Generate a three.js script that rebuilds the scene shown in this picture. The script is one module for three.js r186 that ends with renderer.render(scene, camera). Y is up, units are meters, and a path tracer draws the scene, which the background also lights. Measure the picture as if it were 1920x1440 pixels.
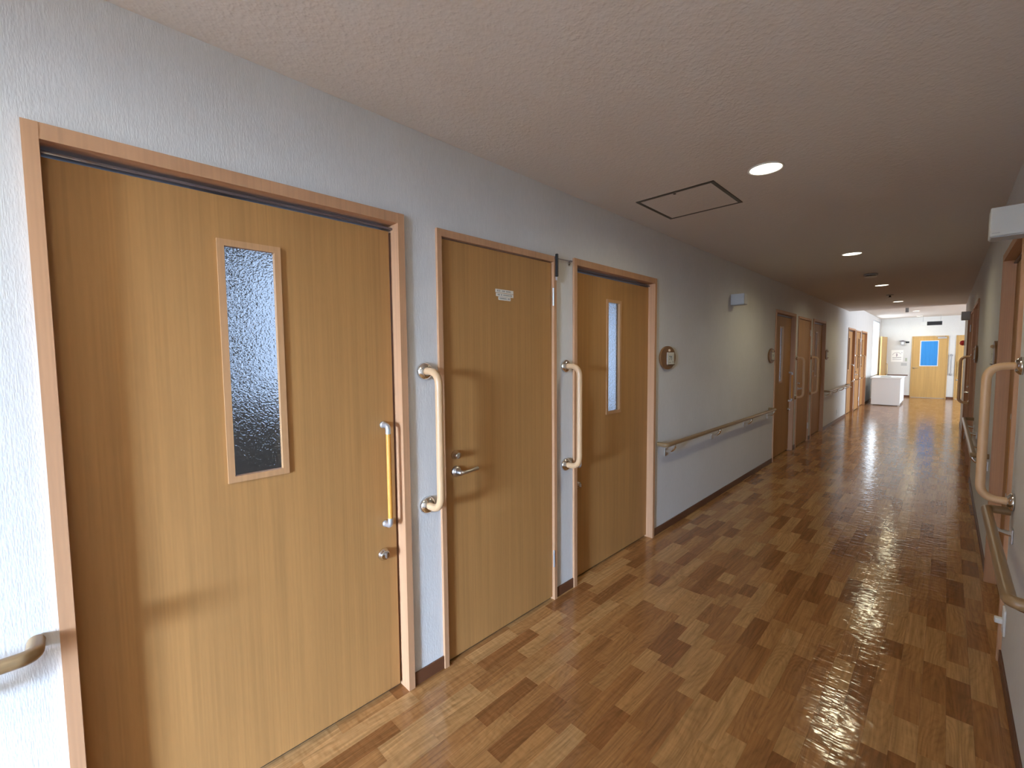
import * as THREE from 'three';
import { RectAreaLightUniformsLib } from 'three/addons/lights/RectAreaLightUniformsLib.js';
import { mergeGeometries } from 'three/addons/utils/BufferGeometryUtils.js';
import { RoundedBoxGeometry } from 'three/addons/geometries/RoundedBoxGeometry.js';

// ---------------------------------------------------------------- camera, sky, daylight, exposure
// x: across the corridor from the left wall, y: up, s: metres along the corridor (z = -s)
const scene = new THREE.Scene();
const camera = new THREE.PerspectiveCamera(82.88, 4 / 3, 0.05, 100);
camera.position.set(1.6235, 1.462, 0);
camera.up.set(-0.03864, 0.99792, -0.05154);
camera.lookAt(1.6235 - 0.70533, 1.462 - 0.06377, -0.706);
scene.add(camera);
const renderer = new THREE.WebGLRenderer();
renderer.toneMapping = THREE.LinearToneMapping;
renderer.toneMappingExposure = 1.12;
renderer.shadowMap.enabled = true;
scene.background = new THREE.Color().setRGB(0.62, 0.77, 1.02);
RectAreaLightUniformsLib.init();

function daylight(color, intensity, w, h, from, to) {
  const l = new THREE.RectAreaLight(new THREE.Color().setRGB(...color), intensity, w, h);
  l.position.set(from[0], from[1], -from[2]);
  l.lookAt(to[0], to[1], -to[2]);
  scene.add(l);
}
// unseen light panel added as sky outside the glazed side, behind the camera
daylight([0.70, 0.92, 1.25], 470, 15, 9, [7.2, 6.2, -20.5], [0, 6.2, 0]);
// hall windows on the right, past the end of the corridor
daylight([0.86, 1.0, 1.17], 12.5, 3.5, 2.1, [5.95, 1.4, 14.6], [0, 1.4, 14.6]);
// light added in front of the glowing left pane, behind the counter
daylight([0.82, 0.95, 1.12], 3.0, 1.5, 1.75, [0.004, 1.6, 18.1], [5, 1.6, 18.1]);

// ---------------------------------------------------------------- constants read from the photograph
const CEIL = 2.417, HALLC = 2.6, W = 1.858, ENDS = 19.32, NEAR = -10.2, HALLS = 12.6, HALLX = 6.0;

// ---------------------------------------------------------------- random numbers and textures
function rng(seed) { let a = seed >>> 0; return () => { a = (a + 0x6D2B79F5) | 0; let t = Math.imul(a ^ (a >>> 15), 1 | a); t = (t + Math.imul(t ^ (t >>> 7), 61 | t)) ^ t; return ((t ^ (t >>> 14)) >>> 0) / 4294967296; }; }
function lattice(n, m, seed) { // periodic value noise on an n x m lattice
  const r = rng(seed), v = new Float32Array(n * m); for (let i = 0; i < n * m; i++) v[i] = r();
  const sm = (t) => t * t * (3 - 2 * t);
  return (x, y) => { // x, y in 0..1
    x = (x - Math.floor(x)) * n; y = (y - Math.floor(y)) * m;
    const i = Math.floor(x), j = Math.floor(y), fx = sm(x - i), fy = sm(y - j), i1 = (i + 1) % n, j1 = (j + 1) % m;
    const a = v[j * n + i % n], b = v[j * n + i1], c = v[j1 * n + i % n], d = v[j1 * n + i1];
    return (a + (b - a) * fx) * (1 - fy) + (c + (d - c) * fx) * fy;
  };
}
function dataTex(size, f, srgb, metres) {
  const d = new Uint8Array(size * size * 4);
  for (let j = 0; j < size; j++) for (let i = 0; i < size; i++) {
    const c = f((i + 0.5) / size, (j + 0.5) / size), k = (j * size + i) * 4;
    for (let q = 0; q < 3; q++) d[k + q] = Math.max(0, Math.min(255, Math.round((Array.isArray(c) ? c[q] : c) * 255)));
    d[k + 3] = 255;
  }
  const t = new THREE.DataTexture(d, size, size);
  t.wrapS = t.wrapT = THREE.RepeatWrapping; t.magFilter = THREE.LinearFilter; t.minFilter = THREE.LinearMipmapLinearFilter; t.generateMipmaps = true;
  if (srgb) t.colorSpace = THREE.SRGBColorSpace;
  if (metres) t.repeat.set(1 / metres[0], 1 / metres[1]);
  t.needsUpdate = true; return t;
}
function canvasTex(w, h, draw) {
  const c = document.createElement('canvas'); c.width = w; c.height = h; draw(c.getContext('2d'), w, h);
  const t = new THREE.CanvasTexture(c); t.colorSpace = THREE.SRGBColorSpace; return t;
}
// woven wallpaper: fine vertical ribs broken into short threads
const wa = lattice(230, 46, 1), wb = lattice(120, 9, 2), wc = lattice(256, 256, 3);
const paperBump = dataTex(1024, (u, v) => 0.5 * wa(u, v) + 0.35 * wb(u, v) + 0.15 * wc(u, v), false, [0.42, 0.42]);
const pt = lattice(9, 7, 4);
const paperMap = dataTex(512, (u, v) => 0.965 + 0.02 * wa(u, v) + 0.015 * pt(u, v), true, [1.3, 1.3]);
// ceiling paper: coarse stipple
const ca = lattice(64, 64, 5), cb = lattice(150, 150, 6);
const stippleBump = dataTex(1024, (u, v) => Math.pow(0.6 * ca(u, v) + 0.4 * cb(u, v), 1.4), false, [0.8, 0.8]);
// straight vertical door veneer
const va = lattice(200, 5, 7), vb = lattice(40, 3, 8), vc = lattice(6, 3, 9), vd = lattice(256, 60, 10);
const veneerMap = dataTex(1024, (u, v) => { const g = 0.86 + 0.06 * va(u, v) + 0.045 * vb(u, v) + 0.03 * vc(u, v) + 0.02 * vd(u, v); return [g, g * 0.995, g * 0.985]; }, true, [0.9, 1.9]);
// flooring grain: long streaks with darker pores and a few cathedrals
const fa = lattice(60, 5, 11), fb = lattice(160, 16, 12), fc = lattice(10, 4, 13), fd = lattice(300, 60, 14);
const plankMap = dataTex(1024, (u, v) => {
  const bend = fc(u, v) * 0.05, cath = Math.abs(Math.sin((fc(u, v) * 9 + u * 14) * Math.PI));
  let g = 0.72 + 0.14 * fa(u + bend, v) + 0.12 * fb(u + bend, v) + 0.06 * cath - 0.2 * Math.max(0, fd(u + bend, v) - 0.72);
  return [g, g * 0.985, g * 0.965];
}, true, [0.62, 1.24]);
// waxed floor: low ripples left by the wear layer
const ra = lattice(20, 52, 15), rb = lattice(48, 110, 16), rc = lattice(7, 11, 26);
const rippleBump = dataTex(1024, (u, v) => 0.55 * ra(u, v) + 0.25 * rb(u, v) + 0.2 * rc(u, v), false, [0.9, 0.9]);
rippleBump.channel = 1;
// hammered glass
const ga = lattice(48, 48, 17), gb = lattice(110, 110, 18);
const glassBump = dataTex(512, (u, v) => 0.65 * ga(u, v) + 0.35 * gb(u, v), false, [0.22, 0.22]);
const plainGrain = dataTex(512, (u, v) => 0.9 + 0.07 * fa(u, v) + 0.04 * fb(u, v), true, [0.5, 1.0]);

// ---------------------------------------------------------------- materials
const L = (r, g, b) => new THREE.Color().setRGB(r, g, b);
const std = (c, rough, extra = {}) => new THREE.MeshStandardMaterial({ color: L(...c), roughness: rough, ...extra });
const M = {
  paper: std([0.67, 0.645, 0.61], 0.85, { map: paperMap, bumpMap: paperBump, bumpScale: 0.0005 }),
  paperRight: std([0.66, 0.64, 0.61], 0.85, { map: paperMap, bumpMap: paperBump, bumpScale: 0.0004 }),
  ceiling: std([0.63, 0.565, 0.50], 0.9, { bumpMap: stippleBump, bumpScale: 0.0014 }),
  hallPaper: std([0.69, 0.675, 0.635], 0.85, { map: paperMap, bumpMap: paperBump, bumpScale: 0.0006 }),
  veneer: std([0.45, 0.222, 0.068], 0.62, { map: veneerMap }),
  frame: std([0.56, 0.30, 0.155], 0.58, { map: veneerMap }),
  mould: std([0.55, 0.30, 0.14], 0.4, { map: veneerMap }),
  endVeneer: std([0.62, 0.38, 0.13], 0.45, { map: veneerMap }),
  base: std([0.115, 0.043, 0.019], 0.45),
  sub: std([0.16, 0.08, 0.04], 0.8),
  track: std([0.22, 0.19, 0.20], 0.35, { metalness: 0.7 }),
  dark: std([0.015, 0.012, 0.012], 0.5),
  black: std([0.012, 0.012, 0.013], 0.45),
  chrome: std([0.80, 0.78, 0.75], 0.13, { metalness: 1 }),
  steel: std([0.62, 0.61, 0.60], 0.28, { metalness: 1 }),
  satin: std([0.66, 0.68, 0.70], 0.34, { metalness: 0.75 }),
  brass: std([0.55, 0.40, 0.17], 0.3, { metalness: 1 }),
  vinyl: std([0.60, 0.375, 0.20], 0.36),
  railWood: std([0.28, 0.17, 0.078], 0.33, { map: plainGrain }),
  orange: std([0.70, 0.31, 0.05], 0.42),
  white: std([0.76, 0.76, 0.75], 0.45),
  signWhite: std([0.50, 0.50, 0.49], 0.5),
  offwhite: std([0.70, 0.68, 0.62], 0.5),
  greyPlastic: std([0.36, 0.36, 0.36], 0.5),
  plaque: std([0.22, 0.10, 0.032], 0.4, { map: plainGrain }),
  plaqueRim: std([0.13, 0.06, 0.025], 0.45, { map: plainGrain }),
  tan: std([0.55, 0.38, 0.22], 0.6),
  counter: std([0.87, 0.91, 0.93], 0.4),
  blueCloth: std([0.035, 0.25, 0.62], 0.85),
  red: new THREE.MeshPhysicalMaterial({ color: L(0.62, 0.02, 0.02), roughness: 0.2, clearcoat: 0.6 }),
  outside: std([0.78, 0.70, 0.60], 0.9),
  roomPaper: std([0.60, 0.60, 0.58], 0.9),
  roomFloor: std([0.12, 0.09, 0.06], 0.6),
  pane: new THREE.MeshPhysicalMaterial({ color: L(0.94, 0.97, 1.0), roughness: 0.0, transmission: 1, thickness: 0, ior: 1.45 }),
  glowPane: new THREE.MeshStandardMaterial({ color: L(0.8, 0.85, 0.9), roughness: 0.8, emissive: L(0.80, 0.96, 1.08), emissiveIntensity: 1.1 }),  // glow put into the pane to give the left wall a bright strip
  hammered: new THREE.MeshPhysicalMaterial({ color: L(0.93, 0.96, 1.0), roughness: 0.08, transmission: 1, thickness: 0.005, ior: 1.45, bumpMap: glassBump, bumpScale: 0.0011 }),
  lamp: new THREE.MeshStandardMaterial({ color: L(0.9, 0.9, 0.88), roughness: 0.6, emissive: L(1.0, 0.95, 0.80), emissiveIntensity: 3.2 }),
};
const plankTones = [[0.56, 0.305, 0.12], [0.51, 0.26, 0.097], [0.41, 0.19, 0.066], [0.33, 0.143, 0.048], [0.47, 0.228, 0.083], [0.59, 0.33, 0.135]];
const floorLook = { roughness: 0.13, map: plankMap, bumpMap: rippleBump, bumpScale: 0.0016 };
const plankMats = plankTones.map((c) => new THREE.MeshStandardMaterial({ color: L(...c), ...floorLook }));
const plankRest = new THREE.MeshStandardMaterial({ color: L(1, 1, 1), vertexColors: true, ...floorLook });

// ---------------------------------------------------------------- geometry helpers
// box in corridor coordinates, texture coordinates in metres on every face
function box(x0, x1, y0, y1, s0, s1) {
  const g = new THREE.BoxGeometry(Math.abs(x1 - x0), Math.abs(y1 - y0), Math.abs(s1 - s0));
  g.translate((x0 + x1) / 2, (y0 + y1) / 2, -(s0 + s1) / 2);
  return metreUV(g);
}
function metreUV(g) {
  const p = g.attributes.position, n = g.attributes.normal, uv = new Float32Array(p.count * 2);
  for (let i = 0; i < p.count; i++) {
    const ax = Math.abs(n.getX(i)), ay = Math.abs(n.getY(i)), az = Math.abs(n.getZ(i));
    if (ax >= ay && ax >= az) { uv[2 * i] = -p.getZ(i); uv[2 * i + 1] = p.getY(i); }
    else if (ay >= az) { uv[2 * i] = p.getX(i); uv[2 * i + 1] = -p.getZ(i); }
    else { uv[2 * i] = p.getX(i); uv[2 * i + 1] = p.getY(i); }
  }
  g.setAttribute('uv', new THREE.BufferAttribute(uv, 2));
  return g;
}
function rbox(x0, x1, y0, y1, s0, s1, r = 0.003, seg = 2) {
  const g = new RoundedBoxGeometry(Math.abs(x1 - x0), Math.abs(y1 - y0), Math.abs(s1 - s0), seg, r);
  g.translate((x0 + x1) / 2, (y0 + y1) / 2, -(s0 + s1) / 2);
  return metreUV(g);
}
const V = (x, y, s) => new THREE.Vector3(x, y, -s);
function tube(pts, r, bend = 0.03, seg = 8) { // a pipe through the points with rounded corners
  const path = new THREE.CurvePath(), P = pts.map((p) => V(...p));
  let from = P[0];
  for (let i = 1; i < P.length; i++) {
    if (i === P.length - 1) { path.add(new THREE.LineCurve3(from, P[i])); break; }
    const a = P[i].clone().sub(P[i - 1]).normalize(), b = P[i + 1].clone().sub(P[i]).normalize();
    const p1 = P[i].clone().addScaledVector(a, -bend), p2 = P[i].clone().addScaledVector(b, bend);
    path.add(new THREE.LineCurve3(from, p1)); path.add(new THREE.QuadraticBezierCurve3(p1, P[i].clone(), p2)); from = p2;
  }
  const pl = []; // points along the pieces
  path.curves.forEach((c, i) => { const n = c.isLineCurve3 ? 2 : seg; for (let k = i ? 1 : 0; k <= n; k++) pl.push(c.getPoint(k / n)); });
  return sweep(pl, r, 18);
}
function sweep(pl, r, sides) { // parallel-transport sweep with capped ends
  const pos = [], nor = [], idx = [], uv = [];
  const T = pl.map((p, i) => pl[Math.min(i + 1, pl.length - 1)].clone().sub(pl[Math.max(i - 1, 0)]).normalize());
  let N = new THREE.Vector3(0.3, 0.9, 0.2).cross(T[0]).normalize(), len = 0;
  for (let i = 0; i < pl.length; i++) {
    N.addScaledVector(T[i], -N.dot(T[i])).normalize();
    const B = T[i].clone().cross(N);
    if (i) len += pl[i].distanceTo(pl[i - 1]);
    for (let k = 0; k <= sides; k++) {
      const a = (k / sides) * Math.PI * 2, d = N.clone().multiplyScalar(Math.cos(a)).addScaledVector(B, Math.sin(a));
      pos.push(pl[i].x + d.x * r, pl[i].y + d.y * r, pl[i].z + d.z * r); nor.push(d.x, d.y, d.z); uv.push((k / sides) * 2 * Math.PI * r, len);
    }
  }
  const q = sides + 1;
  for (let i = 0; i < pl.length - 1; i++) for (let k = 0; k < sides; k++) idx.push(i * q + k, i * q + k + 1, (i + 1) * q + k, (i + 1) * q + k, i * q + k + 1, (i + 1) * q + k + 1);
  for (const [i, sgn] of [[0, -1], [pl.length - 1, 1]]) {
    const c = pos.length / 3, t = T[i].clone().multiplyScalar(sgn);
    pos.push(pl[i].x, pl[i].y, pl[i].z); nor.push(t.x, t.y, t.z); uv.push(0, 0);
    for (let k = 0; k <= sides; k++) { const b = (i * q + k) * 3; pos.push(pos[b], pos[b + 1], pos[b + 2]); nor.push(t.x, t.y, t.z); uv.push(0, 0); }
    for (let k = 0; k < sides; k++) sgn > 0 ? idx.push(c, c + 1 + k, c + 2 + k) : idx.push(c, c + 2 + k, c + 1 + k);
  }
  const g = new THREE.BufferGeometry();
  g.setAttribute('position', new THREE.Float32BufferAttribute(pos, 3)); g.setAttribute('normal', new THREE.Float32BufferAttribute(nor, 3)); g.setAttribute('uv', new THREE.Float32BufferAttribute(uv, 2)); g.setIndex(idx);
  return g;
}
// lathe around an axis: profile [radius, height]; axis 'x' grows towards +x, '-x', 'y', '-y', 's', '-s'
function lathe(profile, axis, x, y, s, seg = 28) {
  const g = new THREE.LatheGeometry(profile.map(([r, h]) => new THREE.Vector2(Math.max(r, 1e-5), h)), seg);
  if (axis === 'x') g.rotateZ(-Math.PI / 2); else if (axis === '-x') g.rotateZ(Math.PI / 2);
  else if (axis === '-y') g.rotateX(Math.PI); else if (axis === '-s') g.rotateX(Math.PI / 2); else if (axis === 's') g.rotateX(-Math.PI / 2);
  g.translate(x, y, -s); return g;
}
const merge = (list) => list.length === 1 ? list[0] : mergeGeometries(list.map((g) => (g.index ? g.toNonIndexed() : g)).map((g) => { for (const k of Object.keys(g.attributes)) if (!['position', 'normal', 'uv'].includes(k)) g.deleteAttribute(k); return g; }));
const used = {};
function numbered(name) { const n = used[name] = (used[name] ?? -1) + 1; return n ? `${name}_${String(n).padStart(3, '0')}` : name; }
function mesh(name, geos, mat, parent = scene) {
  const o = new THREE.Mesh(Array.isArray(geos) ? merge(geos) : geos, mat);
  o.name = parent === scene ? numbered(name) : name; o.castShadow = o.receiveShadow = true; parent.add(o); return o;
}
function at(o, p) { // move a group or mesh whose geometry was built in place so that its origin is at p
  o.position.set(p[0], p[1], -p[2]);
  o.traverse((c) => { if (c.geometry && !c.userData.moved) { c.geometry = c.geometry.clone(); c.geometry.translate(-p[0], -p[1], p[2]); c.userData.moved = true; } });
  o.traverse((c) => { delete c.userData.moved; });
  return o;
}
function thing(name, label, category, group) {
  const o = new THREE.Group(); o.name = numbered(name); o.userData = { label, category }; if (group) o.userData.group = group; scene.add(o); return o;
}
function tag(o, label, category, group) { o.userData = { ...o.userData, label, category }; if (group) o.userData.group = group; return o; }
function struct(o, label, category) { o.userData = { ...o.userData, kind: 'structure', label, category }; return o; }

// ---------------------------------------------------------------- large structure
const doorsLeft = [ // [outer start, outer end, kind]
  [-0.066, 0.989, 'slide'], [1.152, 1.982, 'hinge'], [2.152, 3.212, 'slideL'],
  [6.565, 7.63, 'slide'], [7.80, 8.65, 'hinge'], [8.85, 9.90, 'slideL'],
  [12.55, 13.60, 'slide'], [13.75, 14.55, 'hingeGlass'], [14.75, 15.80, 'slideL']];
const doorsRight = [[3.01, 4.05, 'slideL'], [7.05, 8.10, 'slideL'], [8.30, 9.10, 'hinge'], [9.28, 10.33, 'slideL']];
const HEAD = 2.045;
function wallWithOpenings(x0, x1, top, from, to, openings) {
  const g = []; let s = from;
  for (const [a, b] of openings) { if (a > s) g.push(box(x0, x1, 0, top, s, a)); g.push(box(x0, x1, HEAD - 0.012, top, a, b)); s = b; }
  g.push(box(x0, x1, 0, top, s, to)); return g;
}
const inset = (l) => l.map(([a, b]) => [a + 0.012, b - 0.012]);
struct(mesh('wall_left', wallWithOpenings(-0.14, 0, CEIL + 0.25, NEAR - 0.12, 17.25, inset(doorsLeft)).concat([
  box(-0.14, 0, 0, 0.72, 17.25, 18.95), box(-0.14, 0, 2.48, CEIL + 0.25, 17.25, 18.95), box(-0.14, 0, 0, CEIL + 0.25, 18.95, ENDS + 0.12)]), M.paper), 'off-white woven wallpaper wall along the left side of the corridor', 'wall');
struct(mesh('wall_right', wallWithOpenings(W, W + 0.14, CEIL + 0.25, -4.3, HALLS, inset(doorsRight)).concat([box(W, W + 0.14, 0, CEIL + 0.25, NEAR - 0.12, -10.0), box(W, W + 0.14, 2.22, CEIL + 0.25, -10.0, -4.3)]), M.paperRight), 'off-white wallpaper wall along the right edge of the corridor', 'wall');
struct(mesh('wall_near', [box(0, W, 0, CEIL, NEAR - 0.12, NEAR)], M.paper), 'wall at the near end of the corridor behind the camera', 'wall');
struct(mesh('wall_end', [box(-0.14, HALLX + 0.12, 0, HALLC, ENDS, ENDS + 0.12)], M.hallPaper), 'bright cream wall closing the hall at the far end', 'wall');
struct(mesh('wall_hall_near', [box(W + 0.14, HALLX + 0.12, 0, HALLC, HALLS - 0.12, HALLS)], M.hallPaper), 'hall wall turning right at the corridor mouth', 'wall');
struct(mesh('wall_hall_right', [box(HALLX, HALLX + 0.12, 0, 0.3, HALLS, ENDS), box(HALLX, HALLX + 0.12, 2.5, HALLC, HALLS, ENDS), box(HALLX, HALLX + 0.12, 0.3, 2.5, HALLS, 12.8), box(HALLX, HALLX + 0.12, 0.3, 2.5, 16.4, ENDS)], M.hallPaper), 'hall wall with a wide daylight window on the right', 'wall');
struct(mesh('ceiling', [box(-0.14, W + 0.14, CEIL, CEIL + 0.3, NEAR - 0.12, HALLS)], M.ceiling), 'low stippled corridor ceiling', 'ceiling');
struct(mesh('ceiling_hall', [box(-0.14, HALLX + 0.12, HALLC, HALLC + 0.15, HALLS, ENDS + 0.12)], M.ceiling), 'raised hall ceiling beyond the corridor', 'ceiling');

// floor: strip flooring, each strip a piece of its own where it can be told apart
{
  const floor = new THREE.Group(); floor.name = 'floor'; scene.add(floor); struct(floor, 'glossy wood strip flooring running the length of the corridor', 'floor');
  mesh('underlay', [box(-0.14, W + 0.14, -0.12, -0.006, NEAR - 0.12, HALLS), box(-0.14, HALLX + 0.12, -0.12, -0.006, HALLS, ENDS + 0.12)], M.sub, floor);
  const r = rng(77), planks = [], PW = 0.0755, gap = 0.0005;
  camera.updateMatrixWorld(); camera.updateProjectionMatrix();
  const v = new THREE.Vector3();
  const lay = (X0, X1, S0, S1) => {
    for (let x = X0; x < X1 - 0.005; x += PW) {
      const xe = Math.min(x + PW, X1); let s = S0 - r() * 0.4, last = -1;
      while (s < S1) {
        const len = [0.152, 0.228, 0.304, 0.304, 0.38, 0.456][Math.floor(r() * 6)] + (r() - 0.5) * 0.02;
        const a = Math.max(s, S0), b = Math.min(s + len, S1); s += len;
        if (b - a < 0.004) continue;
        let tone = Math.floor(r() * 6); if (tone === last) tone = (tone + 1 + Math.floor(r() * 4)) % 6; last = tone;
        v.set((x + xe) / 2, 0, -(a + b) / 2);
        const d2 = v.distanceToSquared(camera.position); v.project(camera);
        const seen = v.z < 1 && Math.abs(v.x) < 1.04 && Math.abs(v.y) < 1.06 && -v.z < 1;
        planks.push({ x0: x + gap / 2, x1: xe - gap / 2, a: a + gap / 2, b: b - gap / 2, tone, u: r() * 7, w: r() * 9, size: seen && b > 0.2 ? (b - a) / Math.pow(d2, 1.5) : 0 });
      }
    }
  };
  lay(-0.06, W + 0.08, NEAR, HALLS); lay(-0.06, HALLX, HALLS, ENDS);
  const make = (p) => {
    const g = box(p.x0, p.x1, -0.006, 0, p.a, p.b), uv = g.attributes.uv, P = g.attributes.position, u1 = new Float32Array(P.count * 2);
    for (let i = 0; i < P.count; i++) { u1[2 * i] = P.getX(i); u1[2 * i + 1] = -P.getZ(i); uv.setXY(i, P.getX(i) + p.u, -P.getZ(i) + p.w); }
    g.setAttribute('uv1', new THREE.BufferAttribute(u1, 2)); return g;
  };
  planks.sort((a, b) => b.size - a.size);
  planks.slice(0, 300).forEach((p, i) => { const o = mesh(i ? `plank_${String(i).padStart(3, '0')}` : 'plank', make(p), plankMats[p.tone], floor); });
  const rest = planks.slice(300).map((p) => { const g = make(p).toNonIndexed(), c = new Float32Array(g.attributes.position.count * 3); for (let i = 0; i < c.length; i += 3) c.set(plankTones[p.tone], i); g.setAttribute('color', new THREE.BufferAttribute(c, 3)); return g; });
  const o = new THREE.Mesh(mergeGeometries(rest), plankRest); o.name = 'distant_planks'; o.userData.kind = 'stuff'; o.receiveShadow = o.castShadow = true; floor.add(o);
}

// baseboards between the doors
function baseboards(name, x0, x1, from, to, openings, label) {
  const g = []; let s = from;
  for (const [a, b] of openings) { if (a - s > 0.01) g.push(rbox(x0, x1, 0.0, 0.06, s, a, 0.002, 1)); s = b; }
  if (to - s > 0.01) g.push(rbox(x0, x1, 0, 0.06, s, to, 0.002, 1));
  struct(mesh(name, g, M.base), label, 'baseboard');
}
baseboards('baseboard_left', 0, 0.008, NEAR, ENDS, doorsLeft, 'dark brown baseboard along the left wall');
baseboards('baseboard_right', W - 0.008, W, -4.3, HALLS, doorsRight, 'dark brown baseboard along the right wall');
struct(mesh('baseboard_end', [rbox(0.2, 0.80, 0, 0.06, ENDS - 0.008, ENDS, 0.002, 1), rbox(1.645, 1.812, 0, 0.06, ENDS - 0.008, ENDS, 0.002, 1), rbox(2.72, HALLX, 0, 0.06, ENDS - 0.008, ENDS, 0.002, 1)], M.base), 'dark brown baseboard along the far end wall', 'baseboard');

// rooms behind the left-hand doors: closed boxes with a daylight window in their outer wall
{
  const D = -2.2, top = 2.36, S0 = -1.6, S1 = 17.2, wins = [[-1.3, 0.70, 1.06], [0.93, 3.0, 1.06], [3.4, 8.4, 0.4], [8.8, 12.6, 0.4], [13.0, 16.9, 0.4]], g = []; let at0 = S0;
  for (const [a, b, sill] of wins) { g.push(box(D - 0.12, D, 0, CEIL, at0, a), box(D - 0.12, D, 0, sill, a, b), box(D - 0.12, D, top, CEIL, a, b)); at0 = b; }
  g.push(box(D - 0.12, D, 0, CEIL, at0, S1), box(D, -0.14, 0, CEIL, S0 - 0.1, S0), box(D, -0.14, 0, CEIL, S1, S1 + 0.1));
  struct(mesh('wall_room', g, M.roomPaper), 'walls of the daylit space behind the left-hand doors', 'wall');
  struct(mesh('floor_room', [box(D - 0.12, -0.14, -0.12, 0, S0 - 0.1, S1 + 0.1)], M.roomFloor), 'dark floor of the space behind the left-hand doors', 'floor');
  struct(mesh('ceiling_room', [box(D - 0.12, -0.14, CEIL, CEIL + 0.25, S0 - 0.1, S1 + 0.1)], M.ceiling), 'ceiling of the space behind the left-hand doors', 'ceiling');
  wins.forEach(([a, b, sill], i) => {
    const w = new THREE.Group(); w.name = `window_${i + 4}`; scene.add(w); struct(w, 'outer window of the space behind the left-hand doors', 'window').userData.group = 'outer windows behind the left-hand doors';
    mesh('glass', box(D - 0.07, D - 0.066, sill, top, a, b), M.pane, w);
    mesh('frame', [box(D - 0.09, D - 0.05, sill, sill + 0.05, a, b), box(D - 0.09, D - 0.05, top - 0.05, top, a, b)], M.satin, w);
  });
}
struct(mesh('wall_room_right', [box(W + 0.14, W + 1.2, 0, CEIL, 2.6, 2.7), box(W + 0.14, W + 1.2, 0, CEIL, 10.7, 10.8), box(W + 1.2, W + 1.3, 0, CEIL, 2.6, 10.8)], M.roomPaper), 'walls of the dark rooms behind the right-hand doors', 'wall');
struct(mesh('floor_room_right', [box(W + 0.14, W + 1.3, -0.12, 0, 2.6, 10.8)], M.roomFloor), 'floor of the dark rooms behind the right-hand doors', 'floor');
struct(mesh('ceiling_room_right', [box(W + 0.14, W + 1.3, CEIL, CEIL + 0.2, 2.6, 10.8)], M.ceiling), 'ceiling of the dark rooms behind the right-hand doors', 'ceiling');

// windows
function windowFrame(n, label, along, a0, a1, y0, y1, pos, pane = M.pane) { // along 's': in a wall of constant x; along 'x': in a wall of constant s
  const w = new THREE.Group(); w.name = `window_${n}`; scene.add(w); struct(w, label, 'window');
  const b = (p0, p1, q0, q1, d0, d1) => (along === 's' ? box(pos + d0, pos + d1, q0, q1, p0, p1) : box(p0, p1, q0, q1, pos + d0, pos + d1));
  mesh('glass', b(a0, a1, y0, y1, -0.003, 0.003), pane, w);
  mesh('frame', [b(a0, a1, y0, y0 + 0.04, -0.02, 0.02), b(a0, a1, y1 - 0.04, y1, -0.02, 0.02), b(a0, a0 + 0.04, y0, y1, -0.02, 0.02), b(a1 - 0.04, a1, y0, y1, -0.02, 0.02)], M.satin, w);
}
windowFrame(1, 'glazed side of the corridor letting daylight in behind the camera', 's', -10.0, -4.3, 0, 2.22, W + 0.07);
struct(mesh('bounce_terrace', box(W + 0.14, 14, -0.3, -0.12, -24, 0), M.outside), 'unseen pale ground added outside the glazed side to bounce warm light in', 'bounce_terrace');  // unseen slab, its pale colour throws warm light back into the corridor
windowFrame(2, 'wide daylight window on the right side of the hall', 's', 12.8, 16.4, 0.3, 2.5, HALLX + 0.06);
windowFrame(3, 'added stand-in window with a self-glowing pane in the left wall behind the white counter', 's', 17.25, 18.95, 0.72, 2.48, -0.022, M.glowPane);  // added, its emissive pane makes the bright strip on the left wall

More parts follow.
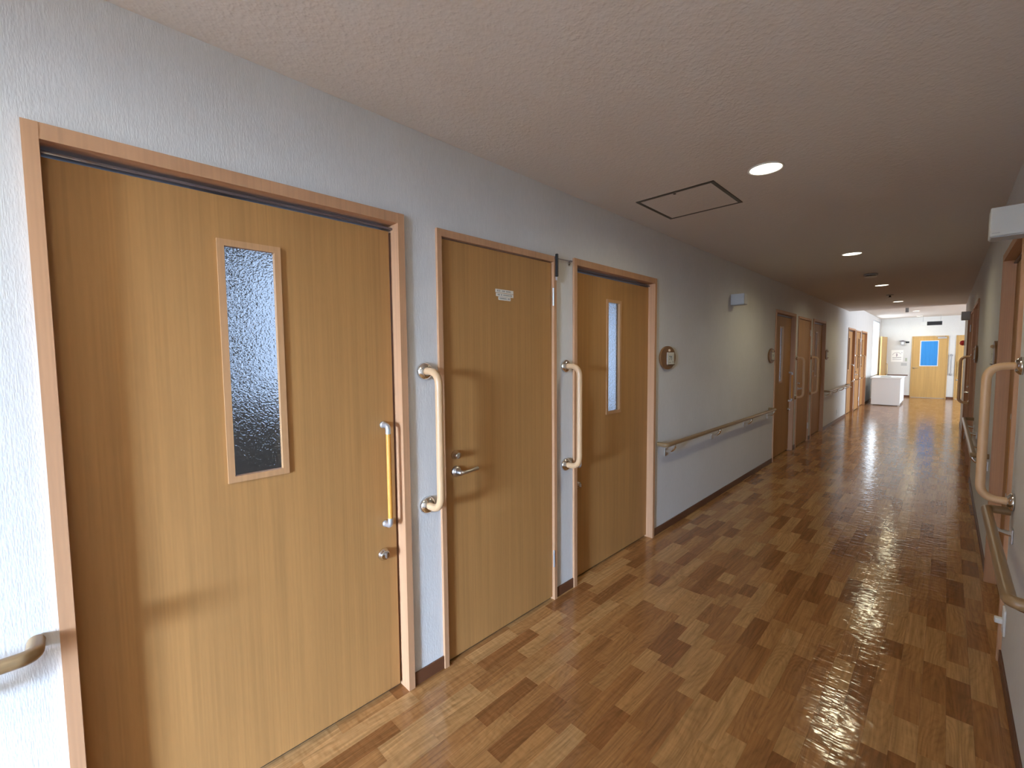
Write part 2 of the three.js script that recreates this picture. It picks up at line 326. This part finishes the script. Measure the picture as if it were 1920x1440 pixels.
// ---------------------------------------------------------------- doors
// side -1: left wall (face looks to +x at x = 0), side 1: right wall (face looks to -x at x = W)
let doorCount = 0;
function wallDoor(side, a, b, kind, label) {
  const d = new THREE.Group(); d.name = `door_${++doorCount}`; scene.add(d); struct(d, label, 'door');
  const X = (h) => (side < 0 ? h : W - h); // h: height above the wall face towards the corridor
  const bx = (h0, h1, y0, y1, s0, s1) => { const p = X(h0), q = X(h1); return box(Math.min(p, q), Math.max(p, q), y0, y1, s0, s1); };
  const slide = kind.startsWith('slide'), fw = slide ? 0.03 : 0.024, top = slide ? 2.05 : 2.03, hd = slide ? 0.04 : 0.032;
  mesh('jamb', bx(-0.13, 0.014, 0, top, a, a + fw), M.frame, d);
  mesh('jamb', bx(-0.13, 0.014, 0, top, b - fw, b), M.frame, d);
  mesh('head', bx(-0.13, 0.013, top - hd, top, a + fw, b - fw), M.frame, d);
  const ia = a + fw, ib = b - fw;
  // the leaf
  const face = slide ? -0.042 : -0.003, back = face - 0.034, ltop = slide ? 1.984 : top - hd - 0.006;
  const la = kind === 'slide' ? ia - 0.02 : ia + (slide ? 0.014 : 0.003), lb = kind === 'slide' ? ib - 0.012 : slide ? ib + 0.02 : ib - 0.003;
  const leaf = new THREE.Group(); leaf.name = 'leaf'; d.add(leaf);
  const glass = slide || kind === 'hingeGlass';
  const la2 = Math.max(la, ia - (slide ? 0.0 : 0)), lb2 = Math.min(lb, slide ? ib : lb);
  if (glass) {
    const c = kind === 'slide' ? ia + 0.466 : ia + 0.50, w = 0.074, y0 = 1.071, y1 = 1.826;
    mesh('panel', [bx(back, face, 0.015, y0 - 0.008, la2, lb2), bx(back, face, y1 + 0.008, ltop, la2, lb2), bx(back, face, y0 - 0.008, y1 + 0.008, la2, c - w - 0.008), bx(back, face, y0 - 0.008, y1 + 0.008, c + w + 0.008, lb2)], M.veneer, leaf);
    mesh('glass', bx(face - 0.019, face - 0.014, y0 - 0.006, y1 + 0.006, c - w - 0.006, c + w + 0.006), M.hammered, leaf);
    for (const [p, q, e, f] of [[c - w - 0.02, c - w, y0 - 0.021, y1 + 0.021], [c + w, c + w + 0.02, y0 - 0.021, y1 + 0.021], [c - w, c + w, y0 - 0.021, y0], [c - w, c + w, y1, y1 + 0.021]])
      mesh('moulding', [bx(face - 0.013, face + 0.007, e, f, p, q)], M.mould, leaf);
  } else mesh('panel', bx(back, face, 0.015, ltop, la2, lb2), M.veneer, leaf);
  mesh('threshold', bx(back + 0.004, back + 0.02, 0, 0.014, ia, ib), M.dark, d);  // added dark strip, gives the gap under the leaf its shade
  if (slide) {
    mesh('track', [bx(-0.085, -0.03, ltop + 0.006, ltop + 0.014, ia, ib)], M.track, d);
    // vertical pull with silver elbows
    const hs = kind === 'slide' ? ib - 0.062 : ia + 0.045, hy0 = 0.757, hy1 = 1.18, st = 0.044, pull = new THREE.Group(); pull.name = 'pull_handle'; leaf.add(pull);
    mesh('grip', tube([[X(face + st), hy0 + 0.028, hs], [X(face + st), hy1 - 0.028, hs]], 0.0098), M.orange, pull);
    for (const [y, dy] of [[hy0, 1], [hy1, -1]]) mesh('elbow', [tube([[X(face), y, hs], [X(face + st), y, hs], [X(face + st), y + dy * 0.034, hs]], 0.011, 0.02), lathe([[0, 0], [0.0145, 0], [0.0145, 0.006], [0.011, 0.009]], side < 0 ? 'x' : '-x', X(face), y, hs)], M.satin, pull);
    const lock = new THREE.Group(); lock.name = 'lock'; leaf.add(lock);
    mesh('rose', lathe([[0, 0.0], [0.026, 0.0], [0.026, 0.004], [0.023, 0.008], [0.019, 0.017], [0.017, 0.02], [0, 0.021]], side < 0 ? 'x' : '-x', X(face), 0.626, kind === 'slide' ? ib - 0.074 : ia + 0.078), M.chrome, lock);
    mesh('thumb_turn', rbox(Math.min(X(face + 0.018), X(face + 0.03)), Math.max(X(face + 0.018), X(face + 0.03)), 0.616, 0.636, (kind === 'slide' ? ib - 0.074 : ia + 0.078) - 0.003, (kind === 'slide' ? ib - 0.074 : ia + 0.078) + 0.003, 0.001, 1), M.steel, lock);
  } else {
    const hs = ia + 0.07;
    const lock = new THREE.Group(); lock.name = 'lock'; leaf.add(lock);
    mesh('cylinder', lathe([[0, 0], [0.021, 0], [0.021, 0.006], [0.017, 0.016], [0.015, 0.03], [0.012, 0.032], [0, 0.032]], side < 0 ? 'x' : '-x', X(face), 1.0, hs - 0.004), M.chrome, lock);
    const lever = new THREE.Group(); lever.name = 'lever_handle'; leaf.add(lever);
    mesh('rose', lathe([[0, 0], [0.026, 0], [0.026, 0.007], [0.02, 0.013], [0.013, 0.016], [0.012, 0.045], [0, 0.047]], side < 0 ? 'x' : '-x', X(face), 0.92, hs), M.steel, lever);
    mesh('lever', tube([[X(face + 0.03), 0.92, hs - 0.004], [X(face + 0.048), 0.92, hs + 0.012], [X(face + 0.046), 0.922, hs + 0.06], [X(face + 0.036), 0.923, hs + 0.105]], 0.0088, 0.012), M.steel, lever);
    for (const y of [0.255, 1.80]) mesh('hinge', [lathe([[0, -0.05], [0.0055, -0.05], [0.0055, 0.05], [0, 0.05]], 'y', X(0.012), y, ib - 0.002, 12)], M.satin, d);
  }
  return d;
}
const nick = ['nearest left door, wide sliding door with tall frosted pane and orange pull', 'narrow flush left door with lever handle and small label strips', 'left sliding door with tall frosted pane beside the first round plaque',
  'left sliding door with frosted pane after the long handrail', 'narrow flush left door between the second pair of grab bars', 'left sliding door farther along with a dark glass slit',
  'sliding door in the bright far part of the left wall', 'middle door of the bright far trio on the left wall', 'last door of the left wall before the white counter'];
doorsLeft.forEach(([a, b, k], i) => wallDoor(-1, a, b, k, nick[i]));
const nickR = ['nearest right door, seen edge-on behind the right grab bar', 'second right door, edge-on behind the far dark grab bar', 'narrow flush door far along the right wall', 'last sliding door of the right wall'];
doorsRight.forEach(([a, b, k], i) => wallDoor(1, a, b, k, nickR[i]));

// doors of the end wall (face looks towards -s)
function endDoor(n, x0, x1, label, build) {
  const d = new THREE.Group(); d.name = `door_${n}`; scene.add(d); struct(d, label, 'door');
  const S = (h) => ENDS - h, bx = (p, q, y0, y1, h0, h1) => box(p, q, y0, y1, S(h1), S(h0));
  mesh('jamb', bx(x0, x0 + 0.028, 0, 1.985, 0, 0.02), M.endVeneer, d); mesh('jamb', bx(x1 - 0.028, x1, 0, 1.985, 0, 0.02), M.endVeneer, d); mesh('head', bx(x0 + 0.028, x1 - 0.028, 1.953, 1.985, 0, 0.02), M.endVeneer, d);
  const leaf = new THREE.Group(); leaf.name = 'leaf'; d.add(leaf);
  mesh('panel', bx(x0 + 0.031, x1 - 0.031, 0.012, 1.95, 0, 0.012), M.endVeneer, leaf);
  build(d, leaf, bx, S); return d;
}
endDoor(14, 0.80, 1.645, 'golden wooden end door with a blue cloth over its window', (d, leaf, bx, S) => {
  mesh('window_frame', [bx(1.0, 1.43, 1.02, 1.84, 0.012, 0.018)], M.white, leaf);
  const c = new THREE.PlaneGeometry(0.385, 0.775, 40, 20), p = c.attributes.position; // cloth with soft vertical folds
  for (let i = 0; i < p.count; i++) p.setZ(i, 0.004 * Math.sin(p.getX(i) * 70 + 1.3 * Math.sin(p.getY(i) * 5)) + 0.006);
  c.computeVertexNormals(); c.translate(1.217, 1.432, -S(0.02));
  tag2(mesh('blue_cloth', c, M.blueCloth, leaf), 'blue cloth');
  const k = new THREE.Group(); k.name = 'lever_handle'; leaf.add(k);
  mesh('rose', lathe([[0, 0], [0.024, 0], [0.024, 0.008], [0.012, 0.012], [0.011, 0.045], [0, 0.046]], '-s', 0.868, 0.96, S(0.012)), M.steel, k);
  mesh('lever', tube([[0.868, 0.96, S(0.05)], [0.965, 0.96, S(0.05)]], 0.009), M.steel, k);
  mesh('door_closer', [rbox(1.40, 1.60, 1.895, 1.94, S(0.06), S(0.012), 0.004, 1), rbox(1.36, 1.56, 1.955, 1.965, S(0.05), S(0.02), 0.002, 1)], M.satin, d);
});
endDoor(15, 1.812, 2.70, 'golden wooden door at far right behind the red lamp', (d, leaf, bx, S) => {
  mesh('push_plate', bx(1.858, 1.888, 0.72, 1.17, 0.012, 0.03), M.brass, leaf);
  mesh('lock', lathe([[0, 0], [0.024, 0], [0.024, 0.008], [0.015, 0.03], [0, 0.031]], '-s', 1.872, 0.6, S(0.012)), M.steel, leaf);
});
{ // open leaf at the left of the end wall
  const d = new THREE.Group(); d.name = 'door_16'; scene.add(d); struct(d, 'golden door leaf standing open beside the added glowing pane', 'door');
  const g = box(-0.018, 0.018, 0.012, 1.99, -0.86, 0); const leaf = mesh('leaf', g, M.endVeneer, d);
  mesh('pull_handle', [tube([[0.018, 0.75, -0.1], [0.06, 0.75, -0.1], [0.06, 1.1, -0.1], [0.018, 1.1, -0.1]], 0.011, 0.02)], M.brass, d);
  mesh('edge_strip', [box(-0.02, 0.02, 0.012, 1.995, 0, 0.012)], M.frame, d);
  d.position.set(0.165, 0, -19.3); d.rotation.y = -0.075;
}
function tag2(o, label) { o.userData.label = label; return o; }

// ---------------------------------------------------------------- grab bars and handrails
function grabBar(side, s, label, group) {
  const t = thing('grab_bar', label, 'grab bar', group), X = (h) => (side < 0 ? h : W - h), ax = side < 0 ? 'x' : '-x';
  mesh('bar', tube([[X(0.012), 0.8, s], [X(0.105), 0.8, s], [X(0.105), 1.4, s], [X(0.012), 1.4, s]], 0.0165, 0.065, 10), M.vinyl, t);
  for (const y of [0.8, 1.4]) mesh('flange', lathe([[0, 0], [0.039, 0], [0.0395, 0.006], [0.036, 0.012], [0.028, 0.02], [0.0215, 0.023], [0.0165, 0.023]], ax, X(0), y, s, 32), M.chrome, t);
  return at(t, [X(0), 0.8, s]);
}
grabBar(-1, 1.081, 'beige grab bar on chrome flanges between the two nearest left doors');
grabBar(-1, 2.080, 'beige grab bar between the flush door and the third left door');
grabBar(-1, 7.742, 'first grab bar of the far left trio of doors');
grabBar(-1, 8.742, 'second grab bar of the far left trio of doors');
grabBar(-1, 13.68, 'pale grab bar on the near side of the bright middle left door');
grabBar(-1, 14.66, 'dark outlined grab bar hanging just before the white counter');
grabBar(1, 2.885, 'large grab bar at the right edge of the picture');
grabBar(1, 8.20, 'dark grab bar silhouetted on the far right wall');
{ // on the end wall
  const t = thing('grab_bar', 'slim vertical grab bar between the two end doors', 'grab bar');
  mesh('bar', tube([[1.722, 0.77, ENDS - 0.07], [1.722, 1.37, ENDS - 0.07]], 0.015), M.greyPlastic, t);
  for (const y of [0.77, 1.37]) mesh('flange', [lathe([[0, 0], [0.035, 0], [0.035, 0.008], [0.015, 0.016], [0.015, 0.07], [0, 0.07]], '-s', 1.722, y, ENDS), box(1.69, 1.754, y - 0.012, y + 0.012, ENDS - 0.078, ENDS - 0.062)], M.greyPlastic, t);
  at(t, [1.722, 0.77, ENDS]);
}
function handrail(side, s0, s1, brackets, label, bends = [true, true]) {
  const t = thing('handrail', label, 'handrail'), X = (h) => (side < 0 ? h : W - h), y = 0.745, pts = [];
  if (bends[0]) pts.push([X(0.004), y, s0]); pts.push([X(0.08), y, s0], [X(0.08), y, s1]); if (bends[1]) pts.push([X(0.004), y, s1]);
  mesh('rail', tube(pts, 0.0175, 0.028), M.railWood, t);
  for (const s of brackets) {
    const b = new THREE.Group(); b.name = 'bracket'; t.add(b);
    mesh('plate', rbox(Math.min(X(0), X(0.007)), Math.max(X(0), X(0.007)), 0.625, 0.69, s - 0.022, s + 0.022, 0.003, 1), M.steel, b);
    mesh('arm', tube([[X(0.006), 0.665, s], [X(0.055), 0.675, s], [X(0.08), 0.705, s], [X(0.08), y - 0.014, s]], 0.0115, 0.018), M.chrome, b);
  }
  return at(t, [X(0), y, s0]);
}
handrail(-1, 3.275, 6.36, [3.42, 4.42, 5.39, 6.31], 'long brown handrail on the left wall between plaques');
handrail(-1, -2.6, -0.108, [-0.3, -1.3], 'handrail end at the lower left edge of the picture', [true, true]);
handrail(-1, 9.98, 12.46, [10.1, 10.85, 11.6, 12.3], 'far handrail on the left wall before the bright doors');
handrail(1, 1.86, 2.93, [2.02, 2.85], 'thick handrail below the right grab bar', [true, true]);
handrail(1, 4.38, 6.75, [4.5, 5.3, 6.1, 6.65], 'farther handrail on the right wall');
{ const t = thing('handrail', 'thin dark rail on the end wall above the counter', 'handrail'); mesh('rail', tube([[0.225, 0.72, ENDS - 0.05], [0.735, 0.72, ENDS - 0.05]], 0.016), M.base, t);
  for (const x of [0.3, 0.66]) mesh('bracket', tube([[x, 0.69, ENDS], [x, 0.69, ENDS - 0.05], [x, 0.715, ENDS - 0.05]], 0.008, 0.01), M.steel, t); at(t, [0.48, 0.72, ENDS]); }

// ---------------------------------------------------------------- ceiling fittings
function downlight(x, s, y, power, label) {
  const t = thing('ceiling_light', label, 'ceiling light', undefined);
  mesh('trim', lathe([[0.073, 0.004], [0.073, -0.001], [0.077, -0.004], [0.082, -0.003], [0.084, 0.0], [0.084, 0.004]], 'y', x, y - 0.001, s, 40), M.offwhite, t);
  mesh('diffuser', lathe([[0, -0.003], [0.05, -0.0025], [0.073, -0.0005], [0.073, 0.002]], 'y', x, y - 0.001, s, 40), M.lamp, t);
  const l = new THREE.SpotLight(L(1.0, 0.92, 0.63), power, 0, 1.5, 0.55, 2); l.position.set(x, y - 0.03, -s); l.target.position.set(x, 0, -s); l.castShadow = true; l.shadow.radius = 3.4;
  at(t, [x, y, s]); scene.add(l, l.target); return t;
}
const LP = 1.6;
downlight(0.924, -0.2, CEIL, LP, 'round ceiling light above the camera');
downlight(0.924, 2.568, CEIL, LP, 'nearest round ceiling light, glowing beside the square hatch');
downlight(0.938, 5.335, CEIL, LP, 'second round ceiling light along the corridor');
downlight(0.932, 8.11, CEIL, LP, 'third round ceiling light, past the smoke detector');
downlight(0.94, 10.92, CEIL, LP, 'last round ceiling light before the hall');
downlight(0.98, 16.35, HALLC, LP * 0.5, 'nearer round light of the bright hall ceiling');
downlight(0.97, 18.7, HALLC, LP * 0.5, 'farther round light close to the end wall');
{ const t = thing('smoke_detector', 'round smoke detector on the ceiling between two lights', 'detector'); const s = 6.86;
  mesh('base', lathe([[0, 0], [0.07, 0], [0.07, -0.018], [0.055, -0.022], [0, -0.022]], 'y', 0.932, CEIL, s), M.greyPlastic, t);
  mesh('cap', lathe([[0, -0.05], [0.03, -0.048], [0.058, -0.04], [0.064, -0.034], [0.06, -0.03], [0, -0.03]], 'y', 0.932, CEIL, s), M.offwhite, t);
  mesh('neck', lathe([[0, -0.021], [0.05, -0.021], [0.048, -0.032], [0, -0.032]], 'y', 0.932, CEIL, s), M.dark, t); at(t, [0.932, CEIL, s]); }
{ const t = thing('sprinkler', 'small dark sprinkler on the ceiling before the last corridor light', 'sprinkler'); const s = 9.55;
  mesh('plate', lathe([[0, 0], [0.05, 0], [0.046, -0.01], [0.02, -0.014], [0, -0.014]], 'y', 0.919, CEIL, s), M.greyPlastic, t);
  mesh('head', lathe([[0, -0.012], [0.012, -0.013], [0.012, -0.034], [0.022, -0.036], [0.022, -0.04], [0, -0.04]], 'y', 0.919, CEIL, s), M.dark, t); at(t, [0.919, CEIL, s]); }
{ const t = thing('ceiling_sensor', 'small grey box hanging under the hall ceiling edge', 'sensor');
  mesh('stem', box(0.957, 0.973, 2.45, HALLC, 13.0, 13.016), M.greyPlastic, t); mesh('body', rbox(0.936, 0.992, 2.35, 2.455, 12.99, 13.03, 0.004, 1), M.greyPlastic, t); at(t, [0.965, HALLC, 13.0]); }
{ // access hatch
  const t = thing('ceiling_hatch', 'square ceiling access hatch with a dark metal rim', 'hatch'), x0 = 0.208, x1 = 0.678, a = 2.526, b = 3.012, f = 0.02;
  const rim = M.track;
  for (const g of [box(x0, x0 + f, CEIL - 0.004, CEIL, a, b), box(x1 - f, x1, CEIL - 0.004, CEIL, a, b), box(x0 + f, x1 - f, CEIL - 0.004, CEIL, a, a + f), box(x0 + f, x1 - f, CEIL - 0.004, CEIL, b - f, b)]) mesh('rim', g, M.hatchRim ??= std([0.075, 0.06, 0.042], 0.45, { metalness: 0.3 }), t);
  mesh('panel', box(x0 + f, x1 - f, CEIL - 0.003, CEIL, a + f, b - f), M.ceiling, t);
  mesh('latch', lathe([[0, -0.0055], [0.008, -0.005], [0.009, -0.003], [0, -0.003]], 'y', (x0 + x1) / 2, CEIL, a + 0.035, 16), M.hatchRim, t);
  at(t, [(x0 + x1) / 2, CEIL, (a + b) / 2]);
}

// ---------------------------------------------------------------- plaques, signs and small fittings
const cardTex = canvasTex(128, 104, (c, w, h) => { c.fillStyle = '#d9d4c3'; c.fillRect(0, 0, w, h); c.fillStyle = '#c9c2ab'; c.fillRect(0, 0, 16, h); c.fillRect(w - 14, 0, 14, h); c.fillStyle = '#5b6f70'; c.font = 'bold 52px sans-serif'; c.textAlign = 'center'; c.textBaseline = 'middle'; c.fillText('71', w * 0.48, h * 0.48); c.strokeStyle = '#7c7a66'; c.lineWidth = 3; c.beginPath(); c.arc(w * 0.8, h * 0.8, 7, 0, 6.3); c.stroke(); c.fillStyle = '#8b8b78'; c.fillRect(26, h * 0.82, 44, 4); });
const cardMat = new THREE.MeshStandardMaterial({ map: cardTex, roughness: 0.7 });
function plaque(side, s, label, flip) {
  const t = thing('room_plaque', label, 'plaque'), X = (h) => (side < 0 ? h : W - h);
  const sh = new THREE.Shape(); sh.absellipse(0, 0, 0.128, 0.09, 0, Math.PI * 2, false, 0);
  const g = new THREE.ExtrudeGeometry(sh, { depth: 0.012, bevelEnabled: true, bevelThickness: 0.004, bevelSize: 0.005, bevelSegments: 2, curveSegments: 36 });
  g.rotateY(side < 0 ? Math.PI / 2 : -Math.PI / 2); g.translate(X(0.005), 1.438, -s); mesh('wooden_disc', metreUV(g), M.plaque, t);
  const k = side < 0 ? 1 : -1, cs = s + 0.032;
  const card = new THREE.BoxGeometry(0.128, 0.098, 0.003); card.rotateY(side < 0 ? Math.PI / 2 : -Math.PI / 2); card.translate(X(0.0235), 1.432, -cs);
  mesh('card', card, [M.offwhite, M.offwhite, M.offwhite, M.offwhite, cardMat, M.offwhite], t);
  mesh('peg', new THREE.SphereGeometry(0.011, 14, 10).translate(X(0.026), 1.497, -s - 0.002), M.tan, t);
  mesh('card_holder', [box(Math.min(X(0.022), X(0.03)), Math.max(X(0.022), X(0.03)), 1.376, 1.384, cs - 0.064, cs + 0.064)], M.plaqueRim, t);
  return at(t, [X(0), 1.438, s]);
}
plaque(-1, 3.41, 'oval wooden room plaque with a white card beside the third left door');
plaque(-1, 6.385, 'oval wooden plaque at the far end of the long left handrail');
plaque(-1, 10.06, 'oval wooden plaque beyond the far trio of left doors');
plaque(1, 4.24, 'wooden plaque seen edge-on above the right grab bar');
plaque(1, 6.92, 'dark wooden plaque edge-on far along the right wall');

function signBox(side, s, y0, y1, out, label) {
  const t = thing('sign_box', label, 'sign'), X = (h) => (side < 0 ? h : W - h), b = (h0, h1) => [Math.min(X(h0), X(h1)), Math.max(X(h0), X(h1))];
  mesh('body', rbox(...b(0.001, out), y0, y1, s, s + 0.11, 0.004, 2), M.signWhite, t);
  mesh('base', rbox(...b(0.0, out - 0.004), y0 - 0.006, y0 + 0.002, s + 0.004, s + 0.106, 0.002, 1), M.greyPlastic, t);
  mesh('mark', box(...b(out - 0.030, out - 0.006), y0 + 0.011, y0 + 0.014, s - 0.0006, s + 0.001), M.greyPlastic, t);
  return at(t, [X(0), y0, s]);
}
signBox(-1, 4.87, 1.978, 2.085, 0.132, 'small white projecting box high on the left wall');
signBox(1, 2.80, 1.955, 2.075, 0.125, 'white projecting box at the upper right edge');
signBox(1, 9.40, 1.945, 2.065, 0.105, 'dark silhouetted projecting box far along the right wall');

// label strips on the flush door
const strip = (n) => canvasTex(256, 40, (c, w, h) => { c.fillStyle = '#ded8cc'; c.fillRect(0, 0, w, h); c.fillStyle = '#3c3430'; const r = rng(n); let x = 22; while (x < w - 26) { const k = (n === 31 && x < 80) || n === 33 ? 13 : 8; if (r() > 0.18) { c.fillRect(x, 12, k, 3); c.fillRect(x + k / 2 - 1, 9, 3, 20); c.fillRect(x, 24, k, 3); if (r() > 0.5) c.fillRect(x, 17, k, 3); } x += k + 4; } });
[[1.515, 1.643, 1.786, 1.803, 31, 'top white label strip on the flush door'], [1.519, 1.643, 1.767, 1.7835, 32, 'middle white label strip on the flush door'], [1.536, 1.622, 1.749, 1.7655, 33, 'short bottom label strip on the flush door']].forEach(([a, b, y0, y1, n, label]) => {
  const g = new THREE.BoxGeometry(b - a, y1 - y0, 0.001); g.rotateY(Math.PI / 2);
  const m = mesh('label_sticker', g, [M.offwhite, M.offwhite, M.offwhite, M.offwhite, new THREE.MeshStandardMaterial({ map: strip(n), roughness: 0.5 }), M.offwhite]); m.position.set(-0.0023, (y0 + y1) / 2, -(a + b) / 2); tag(m, label, 'sticker');
});
{ // door stay with its wall hook
  const t = thing('door_stay', 'black door stay with thin rod beside the flush door top', 'door stay');
  mesh('damper', rbox(0.013, 0.028, 1.915, 2.045, 1.970, 1.984, 0.004, 2), M.black, t); mesh('foot', rbox(0.013, 0.024, 1.895, 1.915, 1.972, 1.982, 0.002, 1), M.satin, t);
  mesh('rod', tube([[0.02, 2.018, 1.955], [0.012, 2.024, 2.112]], 0.0022), M.track, t); at(t, [0.014, 1.98, 1.977]);
  const h = thing('wall_hook', 'small grey hook on the wall above a grab bar', 'hook');
  mesh('plate', lathe([[0, 0], [0.013, 0], [0.012, 0.004], [0, 0.005]], 'x', 0, 2.012, 2.118, 18), M.steel, h); mesh('catch', rbox(0.003, 0.02, 2.018, 2.028, 2.108, 2.126, 0.002, 1), M.track, h); mesh('screw', lathe([[0, 0], [0.004, 0], [0.003, 0.003], [0, 0.003]], 'x', 0.004, 2.006, 2.114, 10), M.dark, h); at(h, [0, 2.012, 2.118]);
}
function outlet(side, s, y, label, plug) {
  const t = thing('wall_outlet', label, 'outlet'), X = (h) => (side < 0 ? h : W - h), b = (h0, h1) => [Math.min(X(h0), X(h1)), Math.max(X(h0), X(h1))];
  mesh('plate', rbox(...b(0, 0.008), y - 0.06, y + 0.06, s - 0.035, s + 0.035, 0.003, 1), M.white, t);
  mesh('socket', box(...b(0.007, 0.0095), y - 0.022, y + 0.022, s - 0.012, s + 0.012), M.offwhite, t);
  if (plug) mesh('plug', rbox(...b(0.008, 0.034), y - 0.012, y + 0.012, s - 0.014, s + 0.014, 0.004, 2), M.white, t);
  return at(t, [X(0), y, s]);
}
outlet(1, 2.93, 0.235, 'white outlet with plug low on the right wall', true);
outlet(-1, 11.45, 0.2, 'small white outlet low on the far left wall', false);
{ const t = thing('alarm_lamp', 'red alarm lamp dome at the far end of the right wall', 'alarm lamp'); const y = 1.635, s = 11.9;
  mesh('base', lathe([[0, 0], [0.05, 0], [0.05, 0.012], [0.03, 0.016], [0, 0.016]], '-x', W, y, s), M.white, t);
  mesh('dome', lathe([[0.028, 0.014], [0.046, 0.016], [0.05, 0.03], [0.044, 0.052], [0.028, 0.07], [0, 0.076]], '-x', W, y, s), M.red, t); at(t, [W, y, s]); }

// ---------------------------------------------------------------- hall furniture and wall things
{ const t = thing('reception_counter', 'white reception counter standing in the bright far hall', 'counter'), x0 = 0.15, x1 = 0.76, a = 15.82, b = 17.3, h = 0.745;
  mesh('front_panel', rbox(x0, x1, 0.02, h, a, a + 0.03, 0.003, 1), M.counter, t); mesh('side_panel', rbox(x1 - 0.03, x1, 0.06, h, a + 0.03, b, 0.003, 1), M.counter, t); mesh('side_panel', rbox(x0, x0 + 0.03, 0.02, h, a + 0.03, b, 0.003, 1), M.counter, t);
  mesh('worktop', rbox(x0 - 0.03, x1 + 0.02, h, h + 0.03, a - 0.02, b + 0.02, 0.005, 2), M.counter, t); mesh('plinth', box(x0 + 0.04, x1 - 0.04, 0, 0.06, a + 0.04, b - 0.02), M.greyPlastic, t); at(t, [(x0 + x1) / 2, 0, a]); }
{ const t = thing('paper_tray', 'flat grey tray of papers on the white counter', 'tray'); mesh('tray', rbox(0.3, 0.52, 0.775, 0.787, 16.2, 16.5, 0.004, 1), M.greyPlastic, t); mesh('papers', box(0.32, 0.5, 0.787, 0.797, 16.22, 16.48), M.white, t); at(t, [0.41, 0.775, 16.35]); }
{ const t = thing('hanging_sign', 'dark hanging display panel in front of the end wall', 'sign'); const s = 18.6;
  mesh('panel', rbox(1.15, 1.485, 2.293, 2.408, s, s + 0.05, 0.003, 1), M.black, t); mesh('pale_panel', rbox(1.005, 1.15, 2.293, 2.41, s + 0.005, s + 0.05, 0.003, 1), M.offwhite, t);
  for (const x of [1.06, 1.45]) mesh('hanger', tube([[x, 2.405, s + 0.025], [x, HALLC, s + 0.025]], 0.004), M.greyPlastic, t); at(t, [1.25, HALLC, s]); }
{ const t = thing('wall_lantern', 'small grey wall lantern left of the end door', 'lantern'), S = ENDS;
  mesh('body', rbox(0.525, 0.625, 1.715, 1.83, S - 0.09, S - 0.02, 0.004, 1), M.greyPlastic, t); mesh('roof', [box(0.505, 0.645, 1.83, 1.842, S - 0.1, S), box(0.545, 0.605, 1.842, 1.862, S - 0.08, S)], M.track, t);
  mesh('pane', box(0.545, 0.605, 1.735, 1.81, S - 0.093, S - 0.088), M.white, t); mesh('arm', tube([[0.50, 1.85, S], [0.50, 1.85, S - 0.03], [0.56, 1.85, S - 0.05]], 0.006, 0.01), M.track, t); mesh('bracket', box(0.54, 0.61, 1.74, 1.80, S - 0.021, S), M.track, t); at(t, [0.575, 1.77, S]); }
tag(mesh('name_plate', rbox(0.648, 0.735, 1.772, 1.828, ENDS - 0.012, ENDS, 0.004, 1), M.black), 'small dark plate right of the wall lantern', 'plate');
function sheet(name, x0, x1, y0, y1, mat, label, category) { const g = new THREE.BoxGeometry(x1 - x0, y1 - y0, 0.003); const o = mesh(name, g, [M.offwhite, M.offwhite, M.offwhite, M.offwhite, mat, M.offwhite]); o.position.set((x0 + x1) / 2, (y0 + y1) / 2, -(ENDS - 0.0016)); return tag(o, label, category); }
const posterMat = new THREE.MeshStandardMaterial({ roughness: 0.6, map: canvasTex(256, 320, (c, w, h) => {
  c.fillStyle = '#f2f0ea'; c.fillRect(0, 0, w, h); c.strokeStyle = '#8d8a86'; c.lineWidth = 7; c.beginPath(); c.arc(w * 0.48, h * 0.5, 96, Math.PI * 1.08, Math.PI * 1.86); c.stroke();
  c.fillStyle = '#9b8f98'; c.beginPath(); c.arc(w * 0.46, h * 0.34, 15, 0, 6.3); c.fill(); c.beginPath(); c.ellipse(w * 0.47, h * 0.47, 13, 32, 0.2, 0, 6.3); c.fill(); c.beginPath(); c.arc(w * 0.88, h * 0.22, 10, 0, 6.3); c.fill();
  c.fillStyle = '#8a8688'; for (let x = 30; x < 220; x += 19) { c.fillRect(x, h * 0.62 + Math.sin(x / 40) * 4, 14, 16); c.fillRect(x + 4, h * 0.77, 12, 14); } }) });
sheet('poster', 0.30, 0.60, 1.16, 1.55, posterMat, 'white poster with a round emblem above the counter', 'poster');
sheet('notice', 0.65, 0.70, 1.175, 1.285, std([0.42, 0.45, 0.34], 0.7), 'small green notice beside the end door frame', 'notice');
sheet('switch_panel', 0.555, 0.70, 1.03, 1.125, std([0.46, 0.46, 0.44], 0.6), 'pale grey switch panel below the round poster', 'panel');

renderer.render(scene, camera);
